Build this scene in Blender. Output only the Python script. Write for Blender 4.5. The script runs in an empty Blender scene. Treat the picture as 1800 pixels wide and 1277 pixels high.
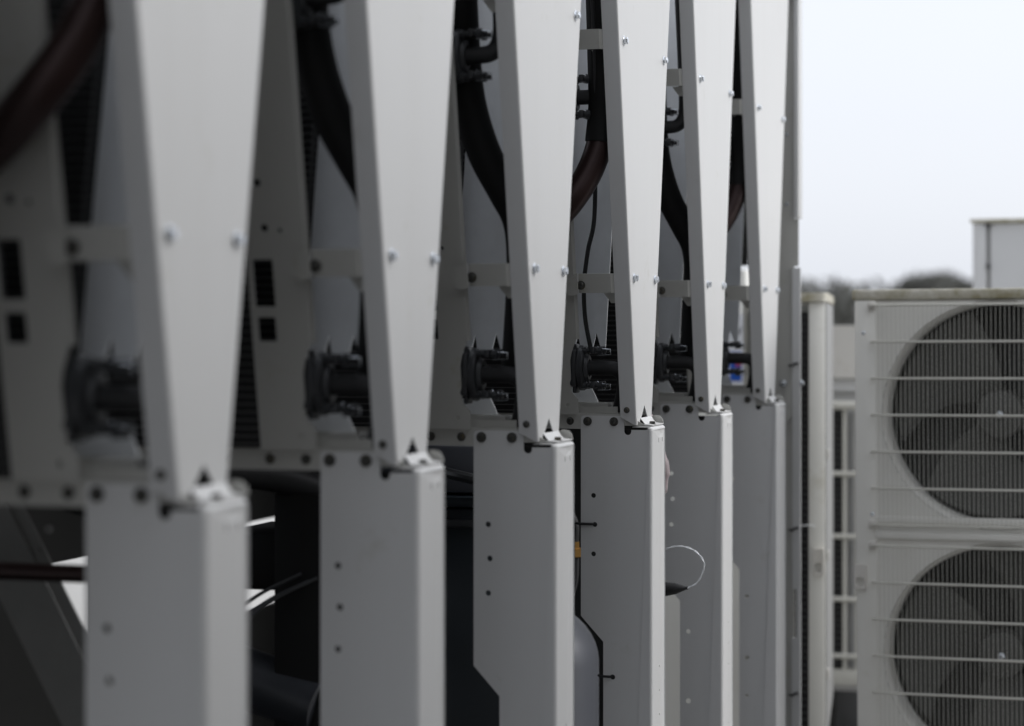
import bpy, bmesh, math, random
from mathutils import Vector, Matrix
random.seed(7)
R = math.radians
scene = bpy.context.scene
COL = scene.collection

# ------------------------------------------------------------------ camera
H = 1.60                                   # eye height above the roof
YAW = R(17.525)
cam_d = bpy.data.cameras.new('camera')
cam = bpy.data.objects.new('camera', cam_d); COL.objects.link(cam)
cam.location = (0, 0, H)
cam.rotation_euler = (R(90), 0, YAW)
cam_d.sensor_width = 36; cam_d.lens = 76.0
cam_d.shift_y = -68.5 / 1800
cam_d.clip_start = 0.05; cam_d.clip_end = 3000
cam_d.dof.use_dof = True
cam_d.dof.focus_distance = 4.45
cam_d.dof.aperture_fstop = 2.6
scene.camera = cam

# ------------------------------------------------------------------ overcast sky
SUN_EL, SUN_AZ = R(40), R(72)              # azimuth measured from +Y towards +X
world = bpy.data.worlds.new('World'); scene.world = world; world.use_nodes = True
nt = world.node_tree; N = nt.nodes; N.clear()
out = N.new('ShaderNodeOutputWorld'); bg = N.new('ShaderNodeBackground')
sky = N.new('ShaderNodeTexSky'); sky.sky_type = 'NISHITA'; sky.sun_disc = False
sky.sun_elevation = SUN_EL; sky.sun_rotation = SUN_AZ
sky.air_density = 1.0; sky.dust_density = 3.0; sky.ozone_density = 1.0
hs = N.new('ShaderNodeHueSaturation'); hs.inputs['Saturation'].default_value = 0.28
mix = N.new('ShaderNodeMix'); mix.data_type = 'RGBA'; mix.inputs[0].default_value = 0.62
cloud = N.new('ShaderNodeTexNoise'); cloud.inputs['Scale'].default_value = 1.6; cloud.inputs['Detail'].default_value = 4
ramp = N.new('ShaderNodeValToRGB')
ramp.color_ramp.elements[0].position = 0.3; ramp.color_ramp.elements[0].color = (7.6, 8.0, 8.8, 1)
ramp.color_ramp.elements[1].position = 0.7; ramp.color_ramp.elements[1].color = (8.2, 8.5, 9.2, 1)
tc = N.new('ShaderNodeTexCoord')
nt.links.new(tc.outputs['Generated'], cloud.inputs['Vector'])
nt.links.new(cloud.outputs[0], ramp.inputs[0])
nt.links.new(sky.outputs[0], hs.inputs['Color'])
nt.links.new(hs.outputs[0], mix.inputs[6]); nt.links.new(ramp.outputs[0], mix.inputs[7])
nt.links.new(mix.outputs[2], bg.inputs['Color'])
bg.inputs['Strength'].default_value = 0.122
nt.links.new(bg.outputs[0], out.inputs[0])

sun_d = bpy.data.lights.new('sun', 'SUN'); sun = bpy.data.objects.new('sun', sun_d); COL.objects.link(sun)
sun_d.energy = 1.5; sun_d.angle = R(40); sun_d.color = (1.0, 0.995, 0.985)
sdir = Vector((math.sin(SUN_AZ) * math.cos(SUN_EL), math.cos(SUN_AZ) * math.cos(SUN_EL), math.sin(SUN_EL)))
sun.rotation_euler = (-sdir).to_track_quat('-Z', 'Y').to_euler()
sun.location = (20, 10, 30)

scene.view_settings.view_transform = 'Standard'
scene.view_settings.look = 'None'
scene.view_settings.exposure = 0.25
scene.view_settings.gamma = 1.0
scene.view_settings.use_curve_mapping = False

# ------------------------------------------------------------------ materials
def mat(name, col, rough=0.5, metal=0.0, spec=0.5, mottle=0.06, mscale=3.0, bump=0.0, bscale=700.0,
        stain=None, stain_amt=0.0, stain_scale=6.0, coat=0.0, streak=0.0):
    m = bpy.data.materials.new(name); m.use_nodes = True
    n = m.node_tree.nodes; l = m.node_tree.links
    b = n['Principled BSDF']
    geo = n.new('ShaderNodeNewGeometry')
    no = n.new('ShaderNodeTexNoise'); no.inputs['Scale'].default_value = mscale
    no.inputs['Detail'].default_value = 6; no.inputs['Roughness'].default_value = 0.6
    l.new(geo.outputs['Position'], no.inputs['Vector'])
    mx = n.new('ShaderNodeMix'); mx.data_type = 'RGBA'
    mx.inputs[6].default_value = (*[c * (1 - mottle) for c in col], 1)
    mx.inputs[7].default_value = (*[min(1, c * (1 + mottle)) for c in col], 1)
    l.new(no.outputs[0], mx.inputs[0])
    last = mx.outputs[2]
    if stain:
        s = n.new('ShaderNodeTexNoise'); s.inputs['Scale'].default_value = stain_scale
        s.inputs['Detail'].default_value = 8; s.inputs['Roughness'].default_value = 0.7
        l.new(geo.outputs['Position'], s.inputs['Vector'])
        r = n.new('ShaderNodeValToRGB'); r.color_ramp.elements[0].position = 0.62 - stain_amt * 0.3
        r.color_ramp.elements[1].position = 0.86 - stain_amt * 0.2
        l.new(s.outputs[0], r.inputs[0])
        m2 = n.new('ShaderNodeMix'); m2.data_type = 'RGBA'
        l.new(r.outputs[0], m2.inputs[0]); l.new(last, m2.inputs[6]); m2.inputs[7].default_value = (*stain, 1)
        last = m2.outputs[2]
    if streak:
        mp = n.new('ShaderNodeMapping'); mp.inputs['Scale'].default_value = (17, 17, 1.1)
        l.new(geo.outputs['Position'], mp.inputs[0])
        sn = n.new('ShaderNodeTexNoise'); sn.inputs['Scale'].default_value = 1.0; sn.inputs['Detail'].default_value = 5
        l.new(mp.outputs[0], sn.inputs['Vector'])
        sr = n.new('ShaderNodeMapRange'); sr.inputs[1].default_value = 0.45; sr.inputs[2].default_value = 0.8; sr.inputs[4].default_value = streak
        l.new(sn.outputs[0], sr.inputs[0])
        m3 = n.new('ShaderNodeMix'); m3.data_type = 'RGBA'; l.new(sr.outputs[0], m3.inputs[0]); l.new(last, m3.inputs[6])
        m3.inputs[7].default_value = (col[0]*0.72, col[1]*0.70, col[2]*0.65, 1); last = m3.outputs[2]
    l.new(last, b.inputs['Base Color'])
    b.inputs['Metallic'].default_value = metal
    b.inputs['Specular IOR Level'].default_value = spec
    mr = n.new('ShaderNodeMapRange'); mr.inputs[3].default_value = rough * 0.92; mr.inputs[4].default_value = min(1, rough * 1.1)
    l.new(no.outputs[0], mr.inputs[0]); l.new(mr.outputs[0], b.inputs['Roughness'])
    if coat: b.inputs['Coat Weight'].default_value = coat
    if bump:
        bn = n.new('ShaderNodeTexNoise'); bn.inputs['Scale'].default_value = bscale; bn.inputs['Detail'].default_value = 2
        l.new(geo.outputs['Position'], bn.inputs['Vector'])
        bp = n.new('ShaderNodeBump'); bp.inputs['Strength'].default_value = bump; bp.inputs['Distance'].default_value = 0.0006
        l.new(bn.outputs[0], bp.inputs['Height']); l.new(bp.outputs[0], b.inputs['Normal'])
    return m

M = {
 'coat':   mat('white_powder_coat', (0.64, 0.64, 0.635), 0.42, mottle=0.035, bump=0.25, bscale=600, stain=(0.50, 0.49, 0.44), stain_amt=0.02, stain_scale=9, streak=0.10),
 'frame':  mat('grey_white_frame_paint', (0.48, 0.475, 0.445), 0.5, mottle=0.05, bump=0.2, bscale=600, stain=(0.36, 0.34, 0.24), stain_amt=0.1, stain_scale=12),
 'side':   mat('grey_trim_and_shade', (0.27, 0.27, 0.265), 0.5, mottle=0.08, mscale=6),  # flat grey; on the outdoor unit's flank it stands for shade
 'dkframe': mat('dull_grey_steel', (0.16, 0.16, 0.15), 0.6, mottle=0.2, mscale=20),
 'pump':   mat('dark_blue_grey_iron', (0.030, 0.033, 0.040), 0.42, mottle=0.2, mscale=20),
 'galv':   mat('pale_bare_sheet', (0.84, 0.86, 0.88), 0.45, metal=0.0, mottle=0.08, mscale=25, bump=0.4, bscale=400, streak=0.35),
 'zinc':   mat('zinc_plated_steel', (0.66, 0.69, 0.73), 0.25, metal=1.0, mottle=0.08, mscale=60),
 'dbolt':  mat('weathered_dark_bolt', (0.075, 0.074, 0.068), 0.45, metal=0.6, mottle=0.25, mscale=120, stain=(0.20, 0.15, 0.06), stain_amt=0.3, stain_scale=90),
 'coil':   mat('black_coil_fins', (0.012, 0.012, 0.013), 0.7, mottle=0.2, mscale=40),
 'tube':   mat('dull_coil_tube', (0.10, 0.10, 0.10), 0.45, metal=0.5, mottle=0.2, mscale=50),
 'black':  mat('black_paint_and_shade', (0.010, 0.010, 0.010), 0.6, spec=0.2, mottle=0.2, mscale=15),  # also colours the tubes that stand in for shadow
 'rubber': mat('black_rubber', (0.018, 0.018, 0.019), 0.55, mottle=0.3, mscale=30, bump=0.2, bscale=300),
 'port':   mat('dark_cast_plastic', (0.035, 0.037, 0.040), 0.4, mottle=0.3, mscale=40),
 'copper': mat('dull_dark_copper', (0.030, 0.016, 0.015), 0.34, metal=0.5, mottle=0.25, mscale=25),
 'navy':   mat('dark_navy_paint', (0.014, 0.020, 0.026), 0.4, mottle=0.2, mscale=10),
 'tank':   mat('blue_grey_tank_paint', (0.085, 0.090, 0.105), 0.4, mottle=0.1, mscale=8),
 'odu':    mat('ivory_painted_steel', (0.80, 0.79, 0.745), 0.5, mottle=0.03, mscale=4, stain=(0.55, 0.52, 0.42), stain_amt=0.06, stain_scale=5, streak=0.14),
 'oducap': mat('weathered_ivory_lid', (0.62, 0.60, 0.54), 0.55, mottle=0.08, mscale=8, stain=(0.22, 0.19, 0.08), stain_amt=0.85, stain_scale=11),
 'plast':  mat('ivory_plastic', (0.62, 0.60, 0.56), 0.45, mottle=0.05, mscale=10, stain=(0.45, 0.40, 0.33), stain_amt=0.15, stain_scale=10),
 'wire':   mat('ivory_coated_wire', (0.55, 0.54, 0.49), 0.5, mottle=0.12, mscale=20),
 'fan':    mat('grey_fan_plastic', (0.082, 0.082, 0.075), 0.7, mottle=0.1, mscale=10),
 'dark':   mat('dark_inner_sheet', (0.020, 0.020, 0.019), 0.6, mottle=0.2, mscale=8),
 'pale':   mat('pale_painted_cabinet', (0.56, 0.56, 0.555), 0.5, mottle=0.05, mscale=5),
 'blue':   mat('blue_sticker_print', (0.02, 0.10, 0.48), 0.4, mottle=0.05),
 'red':    mat('red_sticker_print', (0.45, 0.06, 0.10), 0.4, mottle=0.05),
 'ink':    mat('dark_sticker_print', (0.09, 0.09, 0.10), 0.5, mottle=0.05),
 'white':  mat('white_tag', (0.78, 0.79, 0.82), 0.4, mottle=0.03),
 'pink':   mat('pale_pink_sleeve', (0.30, 0.25, 0.255), 0.5, mottle=0.1, mscale=30),
 'brass':  mat('tarnished_brass', (0.35, 0.20, 0.06), 0.4, metal=0.8, mottle=0.2, mscale=40),
 'wall':   mat('dark_shade_wall', (0.085, 0.078, 0.066), 0.85, mottle=0.2, mscale=2, bump=0.5, bscale=60),  # kept dark for the added wall that shades the row
 'roof':   mat('grey_roof_membrane', (0.31, 0.302, 0.288), 0.9, mottle=0.25, mscale=3, bump=0.6, bscale=120, stain=(0.14, 0.12, 0.10), stain_amt=0.35, stain_scale=1.3),
 'leaf':   mat('winter_twig_foliage', (0.095, 0.096, 0.085), 0.8, mottle=0.45, mscale=0.6),
 'bark':   mat('tree_bark', (0.07, 0.06, 0.05), 0.9, mottle=0.3, mscale=3),
}

# ------------------------------------------------------------------ mesh helpers
def finish(bm, name, m, parent=None, smooth=True, loc=None, rot=None, solid=0.0, ang=35):
    bmesh.ops.remove_doubles(bm, verts=bm.verts, dist=1e-5)
    bmesh.ops.recalc_face_normals(bm, faces=bm.faces)
    if solid:
        bmesh.ops.solidify(bm, geom=bm.faces[:], thickness=solid)
        bmesh.ops.recalc_face_normals(bm, faces=bm.faces)
    me = bpy.data.meshes.new(name); bm.to_mesh(me); bm.free()
    if smooth:
        for p in me.polygons: p.use_smooth = True
        me.set_sharp_from_angle(angle=R(ang))
    me.materials.append(m)
    return link(me, name, parent, loc, rot)

def link(me, name, parent=None, loc=None, rot=None):
    o = bpy.data.objects.new(name, me); COL.objects.link(o)
    if parent: o.parent = parent
    if loc is not None: o.location = loc
    if rot is not None: o.rotation_euler = rot
    return o

def tag(o, label, cat=None, group=None, kind=None):
    if label: o['label'] = label
    if cat: o['category'] = cat
    if group: o['group'] = group
    if kind: o['kind'] = kind
    return o

def empty(name, loc, rz=0.0):
    o = bpy.data.objects.new(name, None); COL.objects.link(o)
    o.location = loc; o.rotation_euler = (0, 0, rz); o.empty_display_size = 0.1
    return o

def box(bm, a, b, bev=0.0):
    x0, y0, z0 = a; x1, y1, z1 = b
    v = [bm.verts.new(p) for p in ((x0,y0,z0),(x1,y0,z0),(x1,y1,z0),(x0,y1,z0),(x0,y0,z1),(x1,y0,z1),(x1,y1,z1),(x0,y1,z1))]
    fs = [bm.faces.new([v[i] for i in f]) for f in ((0,3,2,1),(4,5,6,7),(0,1,5,4),(1,2,6,5),(2,3,7,6),(3,0,4,7))]
    if bev:
        es = list({e for f in fs for e in f.edges})
        bmesh.ops.bevel(bm, geom=es, offset=bev, segments=2, profile=0.5, affect='EDGES')

def obox(name, m, parent, a, b, bev=0.0, **k):
    bm = bmesh.new(); box(bm, a, b, bev); return finish(bm, name, m, parent, **k)

def plate(bm, outline, holes=(), f=None, thick=None):
    """flat sheet with real holes; f maps (u, v) to a 3-D point; thick = extrusion vector"""
    es = []
    for lp in [outline] + list(holes):
        vs = [bm.verts.new(f(*p)) for p in lp]
        es += [bm.edges.new((vs[i], vs[(i + 1) % len(vs)])) for i in range(len(vs))]
    r = bmesh.ops.triangle_fill(bm, use_beauty=True, use_dissolve=False, edges=es)
    fs = [g for g in r['geom'] if isinstance(g, bmesh.types.BMFace)]
    if thick is not None:
        e = bmesh.ops.extrude_face_region(bm, geom=fs)
        bmesh.ops.translate(bm, verts=[g for g in e['geom'] if isinstance(g, bmesh.types.BMVert)], vec=Vector(thick))
    return fs

def circ(cx, cy, r, n=14, a0=0.0):
    return [(cx + r * math.cos(a0 + 2 * math.pi * i / n), cy + r * math.sin(a0 + 2 * math.pi * i / n)) for i in range(n)]

def rrect(x0, y0, x1, y1, r, n=4):
    o = []
    for cx, cy, a in ((x1 - r, y1 - r, 0), (x0 + r, y1 - r, 90), (x0 + r, y0 + r, 180), (x1 - r, y0 + r, 270)):
        for i in range(n + 1):
            t = R(a + 90 * i / n); o.append((cx + r * math.cos(t), cy + r * math.sin(t)))
    return o

def catmull(pts, k=6):
    pts = [Vector(p) for p in pts]
    if len(pts) < 3: return pts
    P = [pts[0] * 2 - pts[1]] + pts + [pts[-1] * 2 - pts[-2]]
    o = []
    for i in range(1, len(P) - 2):
        a, b, c, d = P[i-1], P[i], P[i+1], P[i+2]
        for j in range(k):
            t = j / k
            o.append(0.5 * ((2*b) + (c-a)*t + (2*a-5*b+4*c-d)*t*t + (3*b-a-3*c+d)*t**3))
    o.append(pts[-1]); return o

def tube(bm, pts, r, seg=12, smooth_k=6):
    pts = catmull(pts, smooth_k) if smooth_k else [Vector(p) for p in pts]
    t0 = (pts[1] - pts[0]).normalized()
    nrm = t0.orthogonal().normalized(); rings = []
    for i, p in enumerate(pts):
        t = (pts[min(i + 1, len(pts) - 1)] - pts[max(i - 1, 0)]).normalized()
        nrm = (nrm - t * nrm.dot(t)).normalized(); bi = t.cross(nrm)
        rr = r[i * len(r) // len(pts)] if isinstance(r, (list, tuple)) else r
        rings.append([bm.verts.new(p + (nrm * math.cos(2*math.pi*j/seg) + bi * math.sin(2*math.pi*j/seg)) * rr) for j in range(seg)])
    for a, b in zip(rings, rings[1:]):
        for j in range(seg): bm.faces.new((a[j], a[(j+1) % seg], b[(j+1) % seg], b[j]))
    bm.faces.new(rings[0][::-1]); bm.faces.new(rings[-1])

def lathe(bm, prof, origin, axis, seg=20, a0=0.0):
    """prof = [(radius, distance along axis)]"""
    ax = Vector(axis).normalized(); u = ax.orthogonal().normalized(); w = ax.cross(u); o = Vector(origin); rings = []
    for r, h in prof:
        if r < 1e-6: rings.append([bm.verts.new(o + ax * h)])
        else: rings.append([bm.verts.new(o + ax * h + (u * math.cos(a0+2*math.pi*j/seg) + w * math.sin(a0+2*math.pi*j/seg)) * r) for j in range(seg)])
    for a, b in zip(rings, rings[1:]):
        for j in range(seg):
            q = [a[j % len(a)], a[(j+1) % seg % len(a)], b[(j+1) % seg % len(b)], b[j % len(b)]]
            q = list(dict.fromkeys(q))
            if len(q) > 2: bm.faces.new(q)

def ruled(bm, A, B):
    va = [bm.verts.new(p) for p in A]; vb = [bm.verts.new(p) for p in B]
    for i in range(len(A) - 1): bm.faces.new((va[i], va[i+1], vb[i+1], vb[i]))

def text_mesh(s, size, name):
    cu = bpy.data.curves.new(name, 'FONT'); cu.body = s; cu.size = size; cu.extrude = 0.0006
    cu.align_x = 'CENTER'; cu.align_y = 'CENTER'
    t = bpy.data.objects.new(name, cu); COL.objects.link(t)
    me = bpy.data.meshes.new_from_object(t.evaluated_get(bpy.context.evaluated_depsgraph_get()))
    bpy.data.objects.remove(t); return me

def children(o): return [c for c in bpy.data.objects if c.parent == o]
def copy_tree(o, parent=None):
    c = o.copy(); COL.objects.link(c)
    if parent: c.parent = parent
    for ch in children(o): copy_tree(ch, c)
    return c

# shared bolts -------------------------------------------------------------
def hex_bolt_mesh(name, m, s=1.0, button=False):
    bm = bmesh.new()
    if button:                              # pan-head screw on a washer, with a socket
        lathe(bm, [(0, 0), (0.0105*s, 0), (0.0105*s, 0.0016*s), (0.0080*s, 0.0018*s), (0.0078*s, 0.0042*s), (0.0062*s, 0.0062*s), (0.0034*s, 0.0066*s), (0.0032*s, 0.0035*s), (0, 0.0035*s)], (0,0,0), (1,0,0), 20)
    else:                                   # hex head with flange
        lathe(bm, [(0, 0), (0.0098*s, 0), (0.0098*s, 0.0014*s), (0.0076*s, 0.0024*s), (0, 0.0024*s)], (0,0,0), (1,0,0), 24)
        lathe(bm, [(0.0072*s, 0.0018*s), (0.0072*s, 0.0078*s), (0.0062*s, 0.0090*s), (0, 0.0090*s)], (0,0,0), (1,0,0), 6, 0.25)
    bmesh.ops.recalc_face_normals(bm, faces=bm.faces)
    me = bpy.data.meshes.new(name); bm.to_mesh(me); bm.free()
    for p in me.polygons: p.use_smooth = True
    me.set_sharp_from_angle(angle=R(30)); me.materials.append(m); return me
BOLT = hex_bolt_mesh('bolt', M['zinc'])
DBOLT = hex_bolt_mesh('bolt', M['dbolt'], 0.88, True)
DHEX = hex_bolt_mesh('bolt', M['dbolt'], 0.85)
FBOLT = hex_bolt_mesh('bolt', M['dbolt'], 0.6, True)
RIVET = hex_bolt_mesh('screw', M['zinc'], 0.5, True)
RX = (0, 0, 0); RY = (0, 0, R(-90))          # head towards +X, towards -Y (the camera side)

# ------------------------------------------------------------------ setting: ground, unseen wall added to shade the row
bm = bmesh.new(); box(bm, (-900, -300, -0.3), (900, 1500, 0))
tag(finish(bm, 'ground', M['roof'], smooth=False), None, None, None, 'structure')
bm = bmesh.new(); box(bm, (1.05, 1.4, 0), (1.25, 4.6, 3.15)); box(bm, (1.05, -3.2, 0), (1.27, 1.39, 5.6))
tag(finish(bm, 'shade_wall', M['wall'], smooth=False), 'unseen dark wall added across the aisle to shade the row', 'wall')

# ================================================================== the condenser modules
L, S, Y0 = 1.063, 0.70, 2.219
BASE = 0.25
OFF = H - BASE                               # local z = (height relative to the eye) + OFF
def hw(z): return 0.1015 + 0.185 * z         # half width of the V at height z (relative to the eye)
CY = 0.058
def yl(z): return CY - hw(z)
def yr(z): return CY + hw(z)
TOPZ = 0.96

def front_panel(root):
    bm = bmesh.new(); xp = -0.030; r = 0.004; zb = -0.207; zt = TOPZ
    zn = zb + 0.014
    g = lambda y, z: (xp, y, z + OFF)
    out = [(yl(zb)+r, zb), (CY-0.038, zb), (CY-0.034, zn), (CY-0.026, zn), (CY+0.001, zn+0.025), (CY+0.028, zn),
           (yr(zn)-r, zn), (yr(zt)-r, zt), (yl(zt)+r, zt)]
    plate(bm, out, (), g)
    def section(sgn, z, zi):
        yo = yl(z) if sgn < 0 else yr(z)
        pts = []
        for i in range(9):
            a = R(90 * i / 8)
            pts.append((xp - r + r * math.cos(a), yo - sgn * (r - r * math.sin(a)), z + OFF))
        yi = yl(zi) if sgn < 0 else yr(zi)
        pts.append((xp - 0.034, yi, zi + OFF)); return pts
    ruled(bm, section(-1, zb, zb+0.016), section(-1, zt, zt))
    ruled(bm, section(1, zn, zn+0.016), section(1, zt, zt))
    # foot tongue bent out over the post top
    t = [(xp, CY-0.034, zn+OFF), (xp+0.010, CY-0.036, zb-0.0005+OFF), (xp+0.027, CY-0.036, zb-0.0025+OFF)]
    u = [(xp, yr(zn)-r, zn+OFF), (xp+0.010, yr(zn)-r-0.004, zb-0.0005+OFF), (xp+0.027, yr(zn)-r-0.004, zb-0.0025+OFF)]
    ruled(bm, t, u)
    p = finish(bm, 'front_panel', M['coat'], root, solid=-0.0018, smooth=False)
    # curled ear at the far side of the foot
    bm = bmesh.new()
    o = [(-0.034, -0.209), (-0.006, -0.209), (-0.008, -0.199), (-0.014, -0.193), (-0.024, -0.191), (-0.034, -0.195)]
    plate(bm, o, (), lambda x, z: (x, yr(zn)+0.004, z+OFF), (0, 0.002, 0))
    finish(bm, 'foot_ear', M['frame'], p)  # greyer paint puts the ear's shade into its colour
    for z in (0.095, 0.570):
        for sg in (-1, 1):
            y = CY + sg * (hw(z) - (0.030 if z < 0.3 else 0.036))
            link(BOLT, 'bolt', p, (xp, y, z + OFF), (random.uniform(0, 1), 0, 0))
    link(DHEX, 'bolt', p, (xp+0.018, CY-0.004, -0.2085+OFF), (0, R(-90), 0))
    link(FBOLT, 'bolt', p, (xp-0.020, yl(-0.176)-0.0005, -0.176+OFF), (0, 0, R(-90)))
    return p

def support_post(root):
    bm = bmesh.new(); r = 0.006; w = 0.151; zt = -0.2126; zb = -1.33
    f = lambda x, z: (x, 0.0, z + OFF)
    rr = 0.007
    out = [(-r, zb), (-0.103, zb), (-0.103, -0.656), (-w, -0.604), (-w, -0.1886-rr)]
    out += [(-w+rr-rr*math.cos(R(a)), -0.1886-rr+rr*math.sin(R(a))) for a in (22, 45, 67, 90)]
    out += [(-0.0585-rr+rr*math.sin(R(a)), -0.1886-rr+rr*math.cos(R(a))) for a in (0, 22, 45, 67, 90)]
    out += [(-0.0585, -0.2205)]
    out += [(-0.0508-0.0077*math.cos(R(a)), -0.2205-0.0075*math.sin(R(a))) for a in (30, 60, 90, 120, 150)]
    out += [(-0.0431, -0.2205), (-0.0431, zt-0.0045), (-0.012, zt-0.0045), (-0.009, zt-0.003), (-r, zt-0.003)]
    holes = [circ(-0.124, z, 0.0052) for z in (-0.354, -0.475)] + [circ(-0.121, -0.414, 0.0052)]
    holes += [circ(-0.083, -0.728, 0.0055), circ(-0.083, -0.893, 0.0065), circ(-0.083, -0.994, 0.0045)]
    plate(bm, out, holes, f)
    arc = [(-r + r * math.sin(R(a)), r - r * math.cos(R(a))) for a in (0, 11.25, 22.5, 33.75, 45, 56.25, 67.5, 78.75, 90)]
    ruled(bm, [(x, y, zb+OFF) for x, y in arc], [(x, y, zt-r+OFF) for x, y in arc])
    # rounded top corner of the fold
    ruled(bm, [(x, y, zt-r+OFF) for x, y in arc], [(x-0.0008, y+0.0003, zt-0.002+OFF) for x, y in arc])
    ruled(bm, [(x-0.0008, y+0.0003, zt-0.002+OFF) for x, y in arc], [(x-0.003, y+0.001, zt+OFF) for x, y in arc])
    d = 0.1155
    small = [rrect(yy-0.0016, z-0.005, yy+0.0016, z+0.005, 0.0012, 2) for yy in (0.052, 0.084) for z in (-0.240,)]
    small += [circ(0.058, z, 0.0024, 8) for z in (-0.71, -0.76, -0.81, -0.885, -0.95)]
    plate(bm, [(r, zb), (d-r, zb), (d-r, zt-r), (r, zt-r)], small, lambda y, z: (0.0, y, z+OFF))
    back = [(-r + r * math.cos(R(a)), d-r + r * math.sin(R(a))) for a in (0, 11.25, 22.5, 33.75, 45, 56.25, 67.5, 78.75, 90)] + [(-0.036, d)]
    ruled(bm, [(x, y, zb+OFF) for x, y in back], [(x, y, zt-r+OFF) for x, y in back])
    top = [(-r + r * math.cos(R(a)), zt-r + r * math.sin(R(a))) for a in (0, 11.25, 22.5, 33.75, 45, 56.25, 67.5, 78.75, 90)] + [(-0.0425, zt)]
    ruled(bm, [(x, r+0.001, z+OFF) for x, z in top], [(x, d-r, z+OFF) for x, z in top])
    p = finish(bm, 'support_post', M['coat'], root, solid=-0.002, smooth=False)
    obox('inner_bracket', M['dark'], p, (-0.080, 0.030, -0.275+OFF), (-0.010, 0.034, -0.2175+OFF))
    for x in (-0.1365, -0.080): link(DBOLT, 'bolt', p, (x, -0.0005, -0.2005+OFF), RY)
    return p

def cross_rail(root):
    bm = bmesh.new(); y = 0.0045
    out = [(-0.012, -0.2085), (-0.046, -0.190), (-0.062, -0.1865), (-1.52, -0.1865), (-1.52, -0.2165), (-0.064, -0.2165), (-0.064, -0.2085)]
    plate(bm, out, [circ(-0.300, -0.2, 0.005, 10)], lambda x, z: (x, y, z+OFF))
    ruled(bm, [(-0.062, y, -0.1865+OFF), (-0.062, y+0.022, -0.185+OFF)], [(-1.52, y, -0.1865+OFF), (-1.52, y+0.022, -0.185+OFF)])
    p = finish(bm, 'cross_rail', M['frame'], root, solid=-0.002)
    for x in (-0.175, -0.232): link(DBOLT, 'bolt', p, (x, y-0.0005, -0.2005+OFF), RY)
    return p

def coil_plate(root, sgn):
    """slanted end plate of one coil, on the left (towards the viewer) or right side of the V"""
    bm = bmesh.new(); zt = TOPZ
    yy = (lambda z: yl(z)) if sgn < 0 else (lambda z: yr(z))
    f = lambda x, z: (x, yy(z), z+OFF)
    xr, xl = -0.150, -0.241
    if sgn < 0:
        out = [(xl, -0.186), (xr-0.003, -0.186), (xr-0.003, -0.155), (xr-0.016, -0.140), (xr-0.016, -0.075), (xr-0.012, -0.058), (xr, -0.030), (xr, zt), (xl, zt)]
        holes = [rrect(-0.233, 0.022, -0.201, 0.090, 0.002, 2), rrect(-0.231, -0.028, -0.203, 0.007, 0.002, 2),
                 circ(-0.216, 0.199, 0.0058), circ(-0.210, 0.135, 0.0058), circ(-0.186, 0.131, 0.0035, 8), circ(-0.197, 0.44, 0.004, 8),
                 circ(-0.176, -0.166, 0.0042, 10)]
        plate(bm, out, holes, f)
        # return flange along the right edge
        ruled(bm, [(xr, yy(-0.03), -0.03+OFF), (xr+0.004, yy(-0.03)+0.010, -0.03+OFF)], [(xr, yy(zt), zt+OFF), (xr+0.004, yy(zt)+0.010, zt+OFF)])
        p = finish(bm, 'coil_end_plate', M['frame'], root, solid=-0.002)
    else:
        up = [(xl, -0.060), (-0.208, -0.060), (-0.200, -0.020), (-0.192, -0.062), (-0.168, -0.062), (-0.160, -0.018), (-0.148, -0.052), (-0.138, -0.052),
              (-0.132, zt), (xl, zt)]
        plate(bm, up, [], f)
        lo = [(xl, -0.190), (-0.149, -0.190), (-0.149, -0.163), (-0.166, -0.132), (-0.196, -0.128), (xl, -0.150)]
        plate(bm, lo, [], f)
        p = finish(bm, 'coil_end_plate', M['galv'], root, solid=-0.002)
    return p

def coil(root, sgn):
    yy = (lambda z: yl(z)) if sgn < 0 else (lambda z: yr(z))
    x0, x1 = -0.243, -1.520
    bm = bmesh.new()
    za, zb = -0.185, TOPZ
    t = 0.025 * -sgn
    pts = [(x0, yy(za), za), (x0, yy(zb), zb), (x1, yy(zb), zb), (x1, yy(za), za)]
    va = [bm.verts.new((x, y + 0.006 * -sgn, z+OFF)) for x, y, z in pts]; vb = [bm.verts.new((x, y + t, z+OFF)) for x, y, z in pts]
    bm.faces.new(va); bm.faces.new(vb[::-1])
    for i in range(4): bm.faces.new((va[i], va[(i+1) % 4], vb[(i+1) % 4], vb[i]))
    c = finish(bm, 'coil', M['coil'], root, smooth=False)
    bm = bmesh.new(); z = za + 0.006
    while z < zb - 0.01:
        y = yy(z)
        for side in (0, 1):
            a = y + (0.006 if side == 0 else 0.025) * -sgn
            d = 0.004 * (sgn if side == 0 else -sgn)
            box(bm, (x1, min(a, a+d), z-0.0010+OFF), (x0, max(a, a+d), z+0.0010+OFF))
        z += 0.0118
    tb = finish(bm, 'coil_tubes', M['tube'], c, smooth=False); tb['kind'] = 'stuff'
    return c

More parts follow.
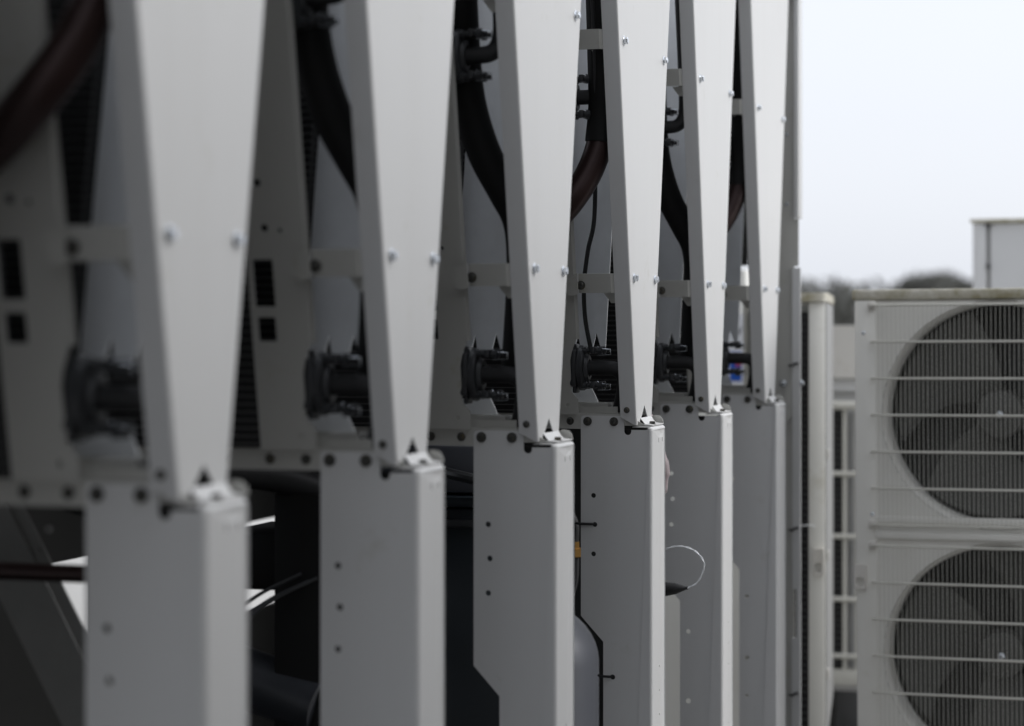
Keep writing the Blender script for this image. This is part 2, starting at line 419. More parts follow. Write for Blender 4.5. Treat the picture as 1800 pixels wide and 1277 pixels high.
def strap(root, z):
    """flat bar bridging the coil end plate and the folded edge of the front panel"""
    bm = bmesh.new(); h = 0.0195
    y0 = yl(z) - 0.004
    A = [(-0.034, y0+0.009), (-0.062, y0+0.008), (-0.070, y0), (-0.138, y0), (-0.143, y0+0.002), (-0.1435, y0-0.004)]
    ruled(bm, [(x, y + 0.185*h, z-h+OFF) for x, y in A[:4]], [(x, y - 0.185*h, z+h+OFF) for x, y in A[:4]])
    s = finish(bm, 'strap', M['frame'], root, solid=-0.003)
    bm = bmesh.new()
    yt = y0 - 0.001
    o = [(-0.137, z-0.021), (-0.146, z-0.025), (-0.157, z-0.025), (-0.161, z-0.014), (-0.161, z+0.010), (-0.156, z+0.016), (-0.143, z+0.017), (-0.137, z+0.021)]
    plate(bm, o, [], lambda x, q: (x, yt - 0.185*(q-z) - 0.012, q+OFF), (0, 0.004, 0))
    finish(bm, 'strap_tab', M['frame'], s)
    link(DBOLT, 'bolt', s, (-0.1325, y0-0.002, z-0.004+OFF), RY)
    # hooked gusset under the strap
    bm = bmesh.new()
    o = [(-0.068, z-0.018), (-0.094, z-0.018), (-0.078, z-0.040), (-0.070, z-0.040)]
    plate(bm, o, [], lambda x, q: (x, yl(q)+0.022, q+OFF), (0, 0.002, 0))
    finish(bm, 'gusset', M['frame'], s)
    return s

def coupling(root, z, inset, upper):
    """pipe coupling on the coil header: flange disc, four studs with clips, pipe stub"""
    y = yl(z) + inset; zc = z + OFF
    bm = bmesh.new()
    lathe(bm, [(0, 0), (0.043, 0), (0.047, 0.003), (0.047, 0.011), (0.044, 0.014), (0.030, 0.015), (0.026, 0.022), (0.018, 0.022)], (-0.155, y, zc), (1, 0, 0), 28)
    for v in bm.verts: v.co.y = y + (v.co.y - y) * 0.72
    box(bm, (-0.170, y-0.026, zc-0.038), (-0.155, y+0.026, zc+0.038), 0.005)
    box(bm, (-0.166, y-0.016, zc-0.052), (-0.158, y+0.016, zc+0.050), 0.003)
    c = finish(bm, 'pipe_coupling', M['port'], root)
    for sy in (-1, 1):
        for sz in (-1, 1):
            bm = bmesh.new()
            py, pz = y + sy*0.012, zc + sz*0.036
            lathe(bm, [(0.0, 0), (0.008, 0), (0.008, 0.010), (0.005, 0.011), (0.005, 0.034), (0.009, 0.035), (0.009, 0.043), (0.004, 0.045), (0.004, 0.052), (0, 0.052)], (-0.146, py, pz), (1, 0, 0), 8)
            box(bm, (-0.126, py-0.011, pz-0.006), (-0.116, py+0.011, pz+0.008), 0.002)
            finish(bm, 'stud', M['port'], c)
    for sz in (1, -1):                      # bent wire clips
        bm = bmesh.new(); q = zc + sz * 0.036
        px = y - 0.016
        tube(bm, [(-0.112, px, q+0.009), (-0.108, px, q+0.004), (-0.090, px, q+0.003), (-0.084, px, q+0.003), (-0.084, px, q-0.008), (-0.112, px, q-0.010)], 0.0011, 6, 0)
        finish(bm, 'wire_clip', M['zinc'], c)
    bm = bmesh.new(); r = 0.0150
    if upper:
        tube(bm, [(-0.140, y, zc), (-0.112, y, zc), (-0.090, y+0.002, zc+0.004), (-0.076, y+0.003, zc+0.022), (-0.071, y-0.002, zc+0.055), (-0.070, y-0.022, zc+0.16), (-0.070, yl(0.87)+inset, 0.87+OFF)], r, 16)
    else:
        tube(bm, [(-0.140, y, zc), (-0.10, y, zc), (-0.078, y, zc-0.002), (-0.064, y+0.003, zc-0.014), (-0.062, y+0.010, zc-0.034), (-0.074, y+0.030, zc-0.075), (-0.092, y+0.052, zc-0.13), (-0.10, y+0.06, zc-0.30)], r, 16)
    finish(bm, 'pipe_stub', M['rubber'], c)
    return c

def suction_pipe(root):
    bm = bmesh.new()
    P = [(-0.078, 0.060, 0.93), (-0.078, 0.055, 0.70), (-0.080, 0.050, 0.53), (-0.082, 0.045, 0.44), (-0.088, 0.030, 0.37), (-0.107, 0.0, 0.305), (-0.140, -0.036, 0.245), (-0.185, -0.046, 0.20),
         (-0.24, -0.046, 0.165), (-0.34, -0.046, 0.13), (-0.50, -0.046, 0.11), (-1.2, -0.046, 0.10)]
    P = [(x, yl(z) + o, z) for x, o, z in P]
    tube(bm, [(x, y, z+OFF) for x, y, z in P], 0.0275, 20)
    p = finish(bm, 'suction_pipe', M['copper'], root)
    bm = bmesh.new(); tube(bm, [(x, y, z+OFF) for x, y, z in P[:5]], 0.0305, 20)
    finish(bm, 'pipe_shade_sleeve', M['black'], p)  # black sleeve added where the upper pipe lies in shadow
    return p

def shadow_hose(root):  # black tube added in place of a soft shadow on the inner plate
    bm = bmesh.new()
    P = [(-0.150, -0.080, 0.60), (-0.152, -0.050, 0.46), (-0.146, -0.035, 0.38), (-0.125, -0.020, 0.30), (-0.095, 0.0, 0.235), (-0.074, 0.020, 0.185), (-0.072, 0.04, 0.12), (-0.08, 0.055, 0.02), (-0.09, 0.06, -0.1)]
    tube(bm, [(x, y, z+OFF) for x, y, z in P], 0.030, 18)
    return finish(bm, 'shadow_hose', M['black'], root)

def tray(root):
    bm = bmesh.new()
    A = [(0.012, -0.170), (0.014, -0.186), (0.104, -0.186), (0.106, -0.165)]
    ruled(bm, [(-0.075, y, z+OFF) for y, z in A], [(-1.52, y, z+OFF) for y, z in A])
    p = finish(bm, 'drip_tray', M['frame'], root, solid=-0.002)
    obox('tray_bracket', M['frame'], p, (-0.152, 0.02, -0.183+OFF), (-0.098, 0.06, -0.163+OFF), 0.002)
    return p

def base_pan(root):
    bm = bmesh.new()
    box(bm, (-1.52, -0.16, 0.0), (-0.02, 0.52, 0.02)); box(bm, (-1.52, -0.16, 0.02), (-1.88, 0.52, 0.06))
    return finish(bm, 'base_pan', M['dark'], root, smooth=False)

def deck(root):
    bm = bmesh.new(); z = TOPZ + OFF + 0.002
    box(bm, (-1.52, yr(TOPZ)-0.01, z), (-0.02, CY+S-hw(TOPZ)+0.01, z+0.02))
    return finish(bm, 'deck_strip', M['frame'], root, smooth=False)

mod = empty('condenser_module', (-L, Y0, BASE))
front_panel(mod); support_post(mod); cross_rail(mod)
coil_plate(mod, -1); coil_plate(mod, 1); coil(mod, -1); coil(mod, 1)
strap(mod, 0.084); strap(mod, 0.570)
coupling(mod, -0.090, 0.030, False); coupling(mod, 0.462, 0.044, True)
tray(mod); base_pan(mod); deck(mod)

LAB = ['nearest and most blurred white V condenser section, thick pipe at the left edge',
       'second white V condenser section from the camera, blurred, right of the frontmost panel',
       'third white V condenser section from the camera, beside the dark navy control box',
       'white V condenser section in sharpest focus with thin black cable hanging beside its tapered panel',
       'white V condenser section just behind the wire loop and black plug',
       'farthest white V condenser section, next to the tall grey end column by the sky']
mods = [mod]
for i in range(6):
    if i: mods.append(copy_tree(mod))
    mods[i].location = (-L, Y0 + i * S, BASE + (0.0058, 0.0028, 0.001, -0.001, -0.0015, -0.002)[i])
    mods[i].rotation_euler = (0, 0, R((0, 0.25, -0.2, 0, 0.3, -0.25)[i]))
    tag(mods[i], LAB[i], 'condenser', 'white V condenser sections in a receding row')

for k in (1, 2, 3):  # row continued out of view, added for the shade it gives
    m_ = copy_tree(mod); m_.location = (-L, Y0 - k * S, BASE)
    tag(m_, ['', 'unseen white V condenser section added just before the frontmost one in view, nearer the viewer', 'unseen white V condenser section added level with the viewer, second before the frontmost in view',
             'unseen white V condenser section added at the near end of the row, behind the viewer'][k], 'condenser', 'white V condenser sections in a receding row')
for i in (0, 3, 5): suction_pipe(mods[i])
for i in (1, 2, 4): shadow_hose(mods[i])
def W(i, x, y, z): return (-L + x, Y0 + i*S + y, H + z)     # module-local to world

# ------------------------------------------------------------------ end column of the row
t = tag(empty('end_column', (-1.10, 6.13, BASE)), 'tall grey steel end column closing the condenser row beside the sky', 'column')
zz = lambda z: z + OFF
bm = bmesh.new(); plate(bm, [(-0.12, -1.33), (0.010, -1.33), (0.010, 0.165), (0.022, 0.165), (0.022, 0.30), (0.010, 0.30), (0.010, 1.6), (-0.12, 1.6)], [], lambda x, z: (x, 0, zz(z)), (0, 0.004, 0))
finish(bm, 'web_plate', M['frame'], t, smooth=False)
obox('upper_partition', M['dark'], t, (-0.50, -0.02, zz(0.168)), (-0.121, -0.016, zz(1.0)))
bm = bmesh.new(); box(bm, (0.010, -0.012, zz(0.302)), (0.024, 0.05, zz(1.6)), 0.002); finish(bm, 'edge_trim', M['coat'], t)
bm = bmesh.new()
plate(bm, [(0.004, -1.33), (0.029, -1.33), (0.029, 0.160), (0.006, 0.160), (0.006, -0.755), (0.017, -0.755), (0.017, -0.895), (0.004, -0.895)], [], lambda x, z: (x, -0.010, zz(z)), (0, 0.008, 0))
finish(bm, 'edge_trim', M['coat'], t, smooth=False)
for x, z in ((-0.012, 0.542), (-0.012, 0.343)): link(RIVET, 'screw', t, (x, -0.0005, zz(z)), RY)
link(BOLT, 'bolt', t, (-0.022, -0.0005, zz(-0.17)), RY); link(BOLT, 'bolt', t, (0.029, -0.004, zz(-0.168)), RX)
bm = bmesh.new(); plate(bm, [(0.004, -0.16), (0.004, -0.26), (-0.05, -0.36), (-0.12, -0.36), (-0.12, -0.32), (-0.06, -0.28)], [], lambda x, z: (x, -0.012, zz(z)), (0, 0.006, 0))
finish(bm, 'corner_brace', M['frame'], t, smooth=False)
for z in (-0.113, -0.582, -1.053):
    bm = bmesh.new(); tube(bm, [(-0.004, -0.012, zz(z-0.004)), (0.006, -0.015, zz(z-0.006)), (0.012, -0.016, zz(z-0.001)), (0.024, -0.014, zz(z+0.002))], 0.0032, 8); finish(bm, 'rubber_clip', M['rubber'], t)
tg = obox('paper_tag', M['white'], None, (-1.128, 6.108, H-0.545), (-1.112, 6.112, H-0.510), 0.001)
tag(tg, 'small white tag stuck low on the grey end column', 'tag')

# ------------------------------------------------------------------ loose cables, plug and wire loop
bm = bmesh.new()
P = [(-0.088, -0.17, 0.85), (-0.088, -0.114, 0.54), (-0.095, -0.085, 0.38), (-0.1055, -0.054, 0.22), (-0.1225, -0.041, 0.152), (-0.1346, -0.0285, 0.082), (-0.1357, -0.0156, 0.012), (-0.1268, -0.004, -0.053)]
tube(bm, [W(3, x, y-0.006, z) for x, y, z in P], 0.0045, 10)
tag(finish(bm, 'cable', M['rubber']), 'thin black cable hanging down to the coupling of the sharply focused condenser section', 'cable')
bm = bmesh.new()
P = [(-1.135, 4.66, -0.515), (-1.1069, 4.619, -0.4945), (-1.0864, 4.615, -0.4869), (-1.061, 4.612, -0.4861), (-1.0356, 4.612, -0.4965), (-1.0191, 4.614, -0.5183), (-1.0216, 4.616, -0.5394), (-1.0356, 4.619, -0.5647), (-1.0590, 4.619, -0.5780)]
pp = catmull([(x, y, z+H) for x, y, z in P], 10)
for ph in (0, math.pi):
    q = []
    for k, p in enumerate(pp):
        a = ph + k * 0.42; q.append(p + Vector((math.cos(a)*0.0011, math.sin(a)*0.0011, math.sin(a)*0.0010)))
    tube(bm, q, 0.0011, 6, 0)
tag(finish(bm, 'wire_loop', M['galv']), 'thin twisted silver wire loop curving out from behind a post', 'wire')
bm = bmesh.new()
lathe(bm, [(0, 0), (0.0035, 0), (0.0040, 0.006), (0.0052, 0.008), (0.012, 0.028), (0.0165, 0.060), (0.018, 0.10), (0.018, 0.14), (0, 0.14)], (-1.056, 4.619, H-0.5765), (-0.96, 0.12, -0.10), 18)
tag(finish(bm, 'plug', M['rubber']), 'black tapered rubber plug at the end of the thin wire loop', 'plug')
bm = bmesh.new()
tube(bm, [(-1.14, 4.60, H-0.20), (-1.122, 4.60, H-0.26), (-1.109, 4.60, H-0.31), (-1.109, 4.60, H-0.35), (-1.116, 4.60, H-0.40), (-1.135, 4.61, H-0.50)], [0.010, 0.014, 0.016, 0.013, 0.008, 0.005], 12)
tag(finish(bm, 'cable_sleeve', M['pink']), 'pale pinkish cable sleeve bulging out behind the sharply focused post', 'cable')
for i, (x0, x, z, wd) in enumerate(((-0.153, -0.121, -0.414, 'upper'), (-0.105, -0.083, -0.728, 'lower'))):
    bm = bmesh.new(); tube(bm, [W(3, x0-0.010, 0.006, z), W(3, x0, -0.003, z), W(3, x-0.004, -0.003, z), W(3, x, 0.004, z)], 0.0026, 8, 0)
    tag(finish(bm, 'cable_tie', M['rubber']), '%s of two short black ties threaded through the holes in the focused post' % wd, 'cable tie')

# ------------------------------------------------------------------ machinery between the posts
t = tag(empty('compressor', (-1.535, 4.88, BASE)), 'blue grey domed compressor tank seen low between two posts', 'compressor')
bm = bmesh.new(); lathe(bm, [(0, 0.02), (0.198, 0.02), (0.200, 0.04), (0.200, 0.555)] + [(0.200*math.cos(R(a)), 0.555 + 0.150*math.sin(R(a))) for a in range(8, 89, 8)] + [(0, 0.705)], (0, 0, 0), (0, 0, 1), 48); finish(bm, 'shell', M['tank'], t, ang=60)
bm = bmesh.new(); lathe(bm, [(0.2002, 0), (0.203, 0.004), (0.203, 0.02), (0.2002, 0.024)], (0, 0, 0.30), (0, 0, 1), 48); finish(bm, 'weld_band', M['tank'], t)
bm = bmesh.new(); box(bm, (-0.05, -0.12, 0.69), (0.05, 0.02, 0.79), 0.012); finish(bm, 'terminal_box', M['black'], t)
bm = bmesh.new(); tube(bm, [(-0.03, -0.10, 0.74), (-0.06, -0.17, 0.78), (-0.10, -0.25, 0.72), (-0.13, -0.30, 0.58), (-0.15, -0.32, 0.42)], 0.006, 8); finish(bm, 'power_cable', M['rubber'], t)
bm = bmesh.new(); lathe(bm, [(0, 0), (0.014, 0), (0.018, 0.002), (0.018, 0.020), (0.011, 0.022), (0.011, 0.036), (0, 0.036)], (0.172, -0.08, 0.812), (0, 0, 1), 6); finish(bm, 'brass_fitting', M['brass'], t)
bm = bmesh.new(); tube(bm, [(0.10, -0.08, 0.66), (0.145, -0.08, 0.70), (0.168, -0.08, 0.75), (0.172, -0.08, 0.815)], 0.010, 10); tube(bm, [(0.172, -0.08, 0.845), (0.172, -0.08, 0.89), (0.15, -0.08, 0.93)], 0.008, 10); finish(bm, 'service_line', M['rubber'], t)

t = tag(empty('control_box', (-1.48, 4.15, BASE)), 'dark navy steel control box filling the gap behind the third post', 'box')
obox('body', M['navy'], t, (-0.18, 0, 0.02), (0.20, 0.20, OFF-0.375), 0.004)
obox('lid', M['navy'], t, (-0.19, -0.012, OFF-0.371), (0.208, 0.21, OFF-0.350), 0.004)
obox('cover_strip', M['port'], t, (-0.19, -0.016, OFF-0.412), (0.208, -0.002, OFF-0.396), 0.003)
obox('junction_box', M['tank'], t, (-0.12, 0.02, OFF-0.345), (0.10, 0.20, OFF-0.248), 0.006)
bm = bmesh.new(); tube(bm, [(0.02, 0.0, OFF-0.30), (0.09, -0.03, OFF-0.31), (0.16, 0.0, OFF-0.325), (0.24, 0.06, OFF-0.34)], 0.011, 10); finish(bm, 'conduit', M['port'], t)

t = tag(empty('pump_motor', (-1.57, 3.56, BASE)), 'black motor housing silhouetted in the gap behind the frontmost post', 'motor')
obox('housing', M['black'], t, (-0.10, -0.02, OFF-0.475), (0.055, 0.20, OFF-0.372), 0.010)
obox('pedestal', M['black'], t, (0.012, -0.03, 0.02), (0.10, 0.12, OFF-0.30), 0.004)
bm = bmesh.new(); lathe(bm, [(0, 0), (0.05, 0), (0.055, 0.01), (0.055, 0.20), (0, 0.20)], (-0.10, 0.02, OFF-0.63), (1, -0.1, -0.25), 24); finish(bm, 'pump_body', M['pump'], t)

bm = bmesh.new()
tube(bm, [(-1.75, 3.40, H-0.275), (-1.66, 3.46, H-0.262), (-1.58, 3.52, H-0.268), (-1.50, 3.56, H-0.290), (-1.40, 3.60, H-0.345), (-1.33, 3.62, H-0.43)], 0.026, 16)
tag(finish(bm, 'hose', M['rubber']), 'thick black hose arching under the rail behind the frontmost post', 'hose')
for j, (dx, dz) in enumerate(((0, 0), (0.014, -0.012), (0.03, -0.006))):
    bm = bmesh.new(); tube(bm, [(-1.66+dx, 3.42, H-0.585+dz), (-1.62+dx, 3.45, H-0.525+dz), (-1.565+dx, 3.48, H-0.475+dz), (-1.50+dx, 3.52, H-0.44+dz)], 0.0035, 8)
    tag(finish(bm, 'thin_cable', M['port']), ('upper left', 'lowest and middle', 'right hand')[j] + ' one of three thin dark cables curving under the black motor housing', 'cable', 'thin cables under the motor housing')

t = tag(empty('diagonal_brace', (-1.63, 2.9, BASE)), 'dark grey diagonal steel brace behind the frontmost post at lower left', 'brace')
bm = bmesh.new()
plate(bm, [(-0.25, -0.16), (-0.155, -0.16), (0.16, -0.72), (0.07, -0.72)], [circ(-0.02, -0.31, 0.007, 10), circ(-0.04, -0.34, 0.004, 8)], lambda x, z: (x, 0, z+OFF), (0, 0.004, 0)); finish(bm, 'flat_bar', M['dkframe'], t)
bm = bmesh.new(); plate(bm, [(-0.155, -0.16), (-0.130, -0.16), (0.185, -0.72), (0.16, -0.72)], [], lambda x, z: (x, 0.0045, z+OFF), (0, 0.003, 0)); finish(bm, 'lip', M['dkframe'], t)
bm = bmesh.new(); tube(bm, [(-2.0, 2.72, H-0.352), (-1.7, 2.72, H-0.352), (-1.30, 2.72, H-0.352)], 0.013, 14)
tag(finish(bm, 'copper_pipe', M['copper']), 'dark copper pipe crossing in front of the diagonal brace', 'pipe')
bm = bmesh.new(); lathe(bm, [(0, 0), (0.035, 0), (0.04, 0.01), (0.04, 0.12), (0.03, 0.14), (0, 0.14)], (-1.72, 3.0, H-0.24), (0.9, 0.2, -0.25), 20)
tag(finish(bm, 'filter_drier', M['black']), 'short black cylinder hanging under the rail at lower left', 'cylinder')

# rear closing panels and what stands on the far side
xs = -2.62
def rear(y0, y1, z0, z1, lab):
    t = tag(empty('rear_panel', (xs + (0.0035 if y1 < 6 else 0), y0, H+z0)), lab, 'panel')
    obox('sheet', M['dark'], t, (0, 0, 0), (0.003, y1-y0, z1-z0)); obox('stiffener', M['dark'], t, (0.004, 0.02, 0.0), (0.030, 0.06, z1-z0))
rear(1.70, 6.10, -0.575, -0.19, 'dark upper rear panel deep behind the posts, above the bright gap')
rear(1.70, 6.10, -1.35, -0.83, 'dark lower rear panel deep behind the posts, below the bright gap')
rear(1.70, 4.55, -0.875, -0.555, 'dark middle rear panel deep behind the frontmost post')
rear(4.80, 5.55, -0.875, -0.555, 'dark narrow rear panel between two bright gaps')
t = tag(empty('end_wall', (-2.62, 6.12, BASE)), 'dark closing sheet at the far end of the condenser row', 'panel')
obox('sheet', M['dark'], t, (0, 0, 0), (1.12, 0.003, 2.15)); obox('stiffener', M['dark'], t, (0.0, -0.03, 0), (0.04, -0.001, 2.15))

t = tag(empty('rooftop_cabinet', (-4.2, 5.6, 0)), 'pale cabinet beyond the row, glimpsed through gaps beside the frontmost post', 'cabinet')
obox('body', M['pale'], t, (-0.5, 0, 0.06), (0.0, 4.2, 1.15), 0.01); obox('lid', M['pale'], t, (-0.52, -0.02, 1.152), (0.02, 4.22, 1.18), 0.005)
for y in (0.1, 2.0, 4.0): obox('foot', M['dark'], t, (-0.45, y, 0), (-0.05, y+0.1, 0.06))

t = tag(empty('service_cabinet', (-1.90, 7.45, 0)), 'beige service cabinet with blue sticker behind the farthest condenser section', 'cabinet')
obox('body', M['odu'], t, (-0.50, 0, 0.10), (0.405, 0.30, H+0.19), 0.006)
obox('foot', M['dark'], t, (-0.45, 0.01, 0), (-0.37, 0.29, 0.10)); obox('foot', M['dark'], t, (0.25, 0.01, 0), (0.33, 0.29, 0.10))
s = obox('sticker', M['white'], t, (0.34, -0.002, H-0.25), (0.398, -0.0005, H+0.035))
obox('blue_print', M['blue'], s, (0.348, -0.0032, H-0.20), (0.390, -0.0021, H-0.098))
obox('red_print', M['red'], s, (0.368, -0.0045, H-0.148), (0.388, -0.0033, H-0.137))
wm = text_mesh('W', 0.042, 'letter'); wm.materials.append(M['ink'])
link(wm, 'letter', s, (0.372, -0.0028, H-0.025), (R(90), 0, 0))

# ------------------------------------------------------------------ outdoor fan unit on the right
def fan_unit(loc, rz, roll):
    t = empty('outdoor_fan_unit', loc, rz); t.rotation_euler = (0, roll, rz)
    Wd, D, Ht = 1.05, 0.33, 1.338; fc = [(0.375, Ht-0.334), (0.375, Ht-0.975)]; r = 0.292
    bm = bmesh.new()
    plate(bm, [(0.0, 0), (Wd, 0), (Wd, Ht-0.03), (0.0, Ht-0.03)], [circ(x, z, r+0.012, 48) for x, z in fc], lambda x, z: (x, 0, z))
    for a, b in (((0, 0), (0, D)), ((Wd, 0), (Wd, D)), ((0, D), (Wd, D))):
        ruled(bm, [(a[0], a[1], 0), (b[0], b[1], 0)], [(a[0], a[1], Ht-0.03), (b[0], b[1], Ht-0.03)])
    finish(bm, 'body', M['odu'], t, smooth=False)
    obox('lid', M['oducap'], t, (-0.006, -0.010, Ht-0.028), (Wd+0.006, D+0.006, Ht), 0.006)
    obox('corner_column', M['odu'], t, (0.001, -0.007, 0.002), (0.058, -0.0005, Ht-0.0285), 0.003)
    obox('bulkhead', M['fan'], t, (0.03, 0.24, 0.03), (Wd-0.2, 0.25, Ht-0.04))
    bm = bmesh.new(); box(bm, (0.052, -0.0135, Ht-0.665), (0.78, -0.0015, Ht-0.645), 0.004); box(bm, (0.052, -0.0135, Ht-0.625), (0.78, -0.0015, Ht-0.605), 0.004)
    finish(bm, 'middle_ribs', M['odu'], t)
    for i, (x, z) in enumerate(fc):
        bm = bmesh.new(); lathe(bm, [(r+0.011, -0.001), (r+0.003, 0.010), (r, 0.03), (r, 0.12), (r+0.02, 0.12)], (x, 0, z), (0, 1, 0), 56)
        finish(bm, 'fan_ring', M['odu'], t)
        bm = bmesh.new(); lathe(bm, [(0, -0.01), (0.03, -0.008), (0.06, 0.0), (0.065, 0.06), (0, 0.06)], (x, 0.06, z), (0, 1, 0), 28)
        for k in range(3):
            n = 6; rows = []
            for ri in range(4):
                rr = 0.062 + (r - 0.075) * ri / 3; row = []
                for j in range(n + 1):
                    a = 2*math.pi*k/3 + 0.5*i + (j/n - 0.5) * (1.25 + 0.35 * ri/3) + 0.18 * ri
                    row.append(bm.verts.new((x + rr*math.cos(a), 0.075 + 0.06*(j/n) , z + rr*math.sin(a))))
                rows.append(row)
            for p, q in zip(rows, rows[1:]):
                for j in range(n): bm.faces.new((p[j], p[j+1], q[j+1], q[j]))
        fan = finish(bm, 'fan', M['fan'], t, ang=60)
        bm = bmesh.new(); lathe(bm, [(0, 0), (0.010, 0), (0.010, 0.006), (0.005, 0.010), (0.005, 0.014), (0, 0.014)], (x, 0.05, z), (0, -1, 0), 6)
        finish(bm, 'hub_nut', M['zinc'], fan)
        obox('motor_bracket', M['dark'], t, (x+0.02, 0.15, z-0.32), (x+0.06, 0.17, z+0.32))
        # wire guard: each horizontal rod is a part, the hair-thin uprights are one
        zs = [z + 0.292 - 0.0975*k for k in range(7)]
        for k, q in enumerate(zs):
            bm = bmesh.new(); tube(bm, [(0.045, 0.002, q), (0.047, -0.024, q), (0.075, -0.030, q), (0.68, -0.030, q), (0.708, -0.024, q), (0.71, 0.002, q)], 0.0034, 8, 0)
            finish(bm, 'guard_rod', M['wire'], t)
        bm = bmesh.new(); xx = 0.066
        while xx < 0.70:
            box(bm, (xx-0.0006, -0.0275, zs[-1]-0.004), (xx+0.0006, -0.0255, zs[0]+0.004)); xx += 0.0118
        g = finish(bm, 'guard_wires', M['wire'], t, smooth=False); g['kind'] = 'stuff'
        for q in (zs[0], zs[-1]):
            obox('guard_clip', M['plast'], t, (0.036, -0.020, q-0.010), (0.058, -0.001, q+0.010), 0.003)
    bm = bmesh.new(); plate(bm, rrect(-0.004, Ht-0.80, 0.030, Ht-0.735, 0.006), [rrect(0.003, Ht-0.790, 0.023, Ht-0.768, 0.004)], lambda x, z: (x, -0.020, z), (0, 0.019, 0))
    finish(bm, 'handle', M['plast'], t)
    link(RIVET, 'screw', t, (0.024, -0.0072, Ht-0.115), RY); link(RIVET, 'screw', t, (0.045, -0.0072, Ht-0.60), RY)
    for x in (0.12, 0.85): obox('foot', M['dark'], t, (x, -0.03, -0.04), (x+0.09, D+0.03, 0.0))
    return t
u = fan_unit((-0.8615, 5.81, H+0.0916-1.338), 0, R(-0.4))
tag(u, 'large ivory outdoor unit with two caged round fans at right', 'outdoor unit')
t = tag(empty('unit_stand', (-0.86, 5.81, 0)), 'dark steel stand carrying the large two fan outdoor unit', 'stand')
for y in (0.02, 0.26): obox('beam', M['dark'], t, (-0.02, y, 0.24), (1.08, y+0.05, 0.305))
for x in (0.0, 1.0):
    for y in (0.02, 0.26): obox('leg', M['dark'], t, (x, y, 0), (x+0.05, y+0.05, 0.24))

# narrow end of the next outdoor unit
t = empty('outdoor_unit', (-1.03, 6.30, 0.35), R(7.9))
tag(t, 'narrow ivory end of an outdoor unit with black coil strip beside the end column', 'outdoor unit')
hh = H + 0.065 - 0.35
bm = bmesh.new(); box(bm, (-0.048, 0, 0), (0, 0.95, hh), 0.004); finish(bm, 'corner_panel', M['odu'], t)
obox('shade_strip', M['side'], t, (0.0003, 0.004, 0.01), (0.004, 0.94, hh-0.004), 0.001)  # grey strip stands in for shade on this flank
obox('side_panel', M['odu'], t, (-0.240, 0.02, 0), (-0.222, 0.95, hh), 0.003)
obox('coil', M['coil'], t, (-0.222, 0.012, 0.02), (-0.0485, 0.04, hh-0.03))
bm = bmesh.new(); z = 0.03
while z < hh - 0.04: box(bm, (-0.221, 0.008, z), (-0.049, 0.0115, z+0.0016)); z += 0.02
g = finish(bm, 'coil_fins', M['tube'], t, smooth=False); g['kind'] = 'stuff'
bm = bmesh.new(); plate(bm, rrect(-0.248, -0.014, 0.006, 0.96, 0.02), [], lambda x, y: (x, y, hh+0.001), (0, 0, 0.026)); finish(bm, 'lid', M['oducap'], t)
bm = bmesh.new(); plate(bm, rrect(-0.034, hh-0.80, -0.003, hh-0.72, 0.006), [rrect(-0.028, hh-0.788, -0.009, hh-0.762, 0.004)], lambda x, z: (x, -0.018, z), (0, 0.017, 0)); finish(bm, 'handle', M['plast'], t)
for z in (0.2, 0.55, 0.85): obox('hinge', M['plast'], t, (0.0042, 0.06, z), (0.009, 0.10, z+0.03), 0.001)
for y in (0.1, 0.8): obox('foot', M['dark'], t, (-0.23, y, -0.35), (-0.01, y+0.08, -0.001))
bm = bmesh.new(); tube(bm, [(-0.07, -0.004, hh-0.655), (-0.045, -0.006, hh-0.653), (-0.03, -0.004, hh-0.657)], 0.002, 6); finish(bm, 'wire_tie', M['galv'], t)

# unit with coil guard further back
t = empty('guarded_unit', (-1.30, 7.60, 0.30)); hz = lambda z: H + z - 0.30
tag(t, 'pale unit with white wire coil guard between the two ivory outdoor units', 'outdoor unit')
obox('body', M['pale'], t, (0, 0.05, 0), (0.75, 0.8, hz(-0.235)), 0.01)
bm = bmesh.new(); plate(bm, rrect(0.0, hz(-0.19), 0.30, hz(-0.005), 0.03, 5), [], lambda x, z: (x, 0.0, z), (0, 0.5, 0)); finish(bm, 'top_duct', M['plast'], t)
obox('duct_band', M['pale'], t, (0.01, 0.02, hz(-0.236)), (0.30, 0.5, hz(-0.192)))
obox('coil', M['coil'], t, (0.083, 0.02, hz(-1.23)), (0.118, 0.049, hz(-0.30)))
bm = bmesh.new(); z = hz(-1.22)
while z < hz(-0.31): box(bm, (0.084, 0.014, z), (0.117, 0.0195, z+0.004)); z += 0.022
g = finish(bm, 'coil_fins', M['tube'], t, smooth=False); g['kind'] = 'stuff'
obox('recess', M['side'], t, (0.140, 0.03, hz(-1.21)), (0.152, 0.049, hz(-0.31)))
for z in (-0.285, -0.525, -0.745, -0.965, -1.165):
    bm = bmesh.new(); tube(bm, [(0.05, -0.02, hz(z)), (0.35, -0.02, hz(z))], 0.009 if z < -0.3 else 0.016, 10, 0); finish(bm, 'guard_bar', M['wire'], t)
for x in (0.128, 0.172):
    bm = bmesh.new(); tube(bm, [(x, -0.008, hz(-1.22)), (x, -0.008, hz(-0.28))], 0.0075, 10, 0); finish(bm, 'guard_upright', M['wire'], t)
obox('base_strip', M['wire'], t, (0.0, -0.03, hz(-1.265)), (0.40, 0.045, hz(-1.215)), 0.004)
for x in (0.0, 0.66): obox('foot', M['dark'], t, (x, 0.1, -0.30), (x+0.08, 0.7, -0.001))

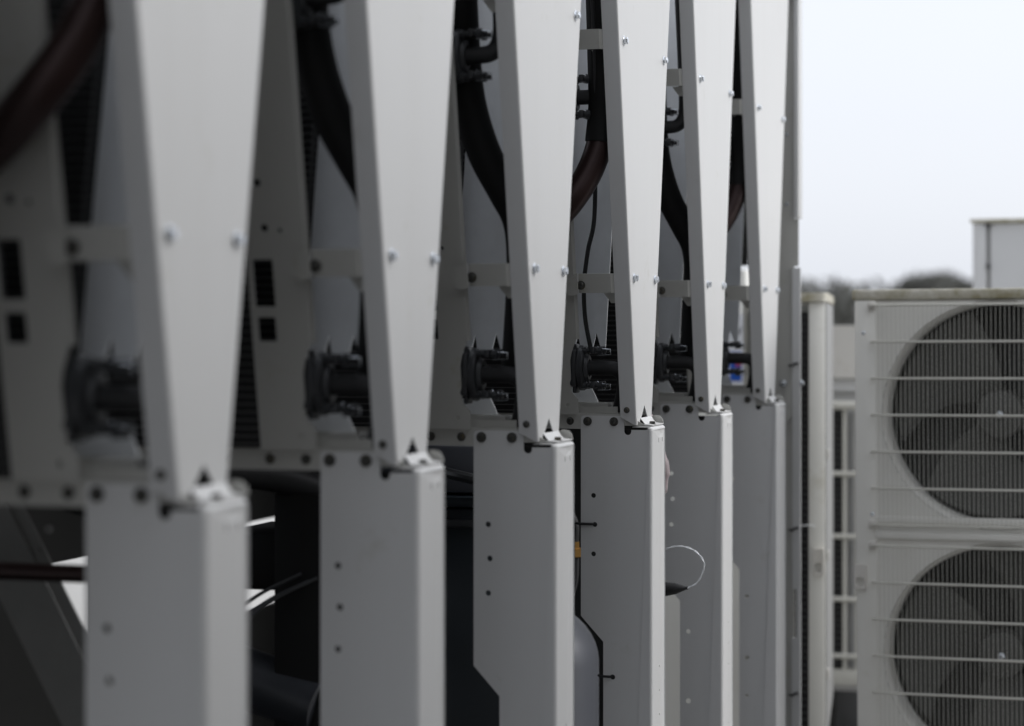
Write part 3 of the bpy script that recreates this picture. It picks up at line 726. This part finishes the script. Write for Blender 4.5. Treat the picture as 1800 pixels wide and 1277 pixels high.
# tall cabinet behind, top right
t = empty('roof_cabinet', (-0.798, 8.30, 0)); tag(t, 'tall grey cabinet rising behind the large two fan outdoor unit at upper right', 'cabinet')
ht = H + 0.386
bm = bmesh.new(); box(bm, (0.065, 0, 0.08), (0.95, 0.7, ht-0.006), 0.004); finish(bm, 'door', M['pale'], t)
obox('corner_post', M['pale'], t, (0.0, -0.006, 0.08), (0.050, 0.7, ht-0.008), 0.004)
obox('seam', M['side'], t, (0.0502, 0.012, 0.08), (0.0648, 0.7, ht-0.01))
obox('lid', M['oducap'], t, (-0.01, -0.014, ht-0.005), (0.97, 0.72, ht+0.010), 0.004)
obox('hinge', M['dark'], t, (0.046, -0.012, ht-0.018), (0.068, -0.0065, ht-0.006)); obox('hinge', M['dark'], t, (0.050, -0.012, ht-0.175), (0.064, -0.0065, ht-0.162))
for x in (0.02, 0.8): obox('foot', M['dark'], t, (x, 0.05, 0), (x+0.1, 0.65, 0.079))

# ------------------------------------------------------------------ far trees
def leaf_cloud(bm, c, rad, n, size):
    for _ in range(n):
        while True:
            v = Vector((random.uniform(-1,1), random.uniform(-1,1), random.uniform(-1,1)))
            if v.length < 1: break
        p = Vector(c) + Vector((v.x*rad[0], v.y*rad[1], v.z*rad[2]))
        a = Vector((random.gauss(0,1), random.gauss(0,1), random.gauss(0,1))).normalized(); b = a.orthogonal().normalized()
        s = size * random.uniform(0.5, 1.3)
        bm.faces.new([bm.verts.new(p + a*s), bm.verts.new(p + b*s*0.7), bm.verts.new(p - a*s)])
bm = bmesh.new()
for k in range(150):
    x = -75 + k * 0.95 + random.uniform(-0.5, 0.5); y = 165 + random.uniform(-8, 14)
    h = 3.5 + 0.45*math.sin(k*0.21) + random.uniform(-0.6, 0.7)
    leaf_cloud(bm, (x, y, (H+h)*0.5), (2.2, 2.2, (H+h)*0.5), 170, 0.55)
me = bpy.data.meshes.new('treeline'); bm.to_mesh(me); bm.free(); me.materials.append(M['leaf'])
tag(link(me, 'treeline'), None, None, None, 'stuff')
def tree(x, y, h, w, lab):
    t = tag(empty('tree', (x, y, 0)), lab, 'tree')
    bm = bmesh.new(); tube(bm, [(0, 0, 0), (0.1, 0, h*0.3), (0, 0.1, h*0.6), (0.1, 0, h*0.9)], [0.25, 0.2, 0.14, 0.07], 10)
    for k in range(7):
        a = k*2.4; z = h*(0.35 + 0.07*k); tube(bm, [(0.05, 0, z), (math.cos(a)*w*0.35, math.sin(a)*w*0.35, z+h*0.1), (math.cos(a)*w*0.6, math.sin(a)*w*0.6, z+h*0.16)], [0.09, 0.06, 0.03], 6)
    finish(bm, 'trunk', M['bark'], t)
    bm = bmesh.new()
    for k in range(16):
        a = random.uniform(0, 6.28); q = random.uniform(0, 0.6)
        leaf_cloud(bm, (math.cos(a)*w*q, math.sin(a)*w*q, h*random.uniform(0.45, 0.86)), (w*0.42, w*0.42, h*0.14), 170, 0.4)
    me = bpy.data.meshes.new('crown'); bm.to_mesh(me); bm.free(); me.materials.append(M['leaf']); link(me, 'crown', t)
tree(-17.0, 156, H+3.75, 3.3, 'rounded bare tree standing above the far treeline')
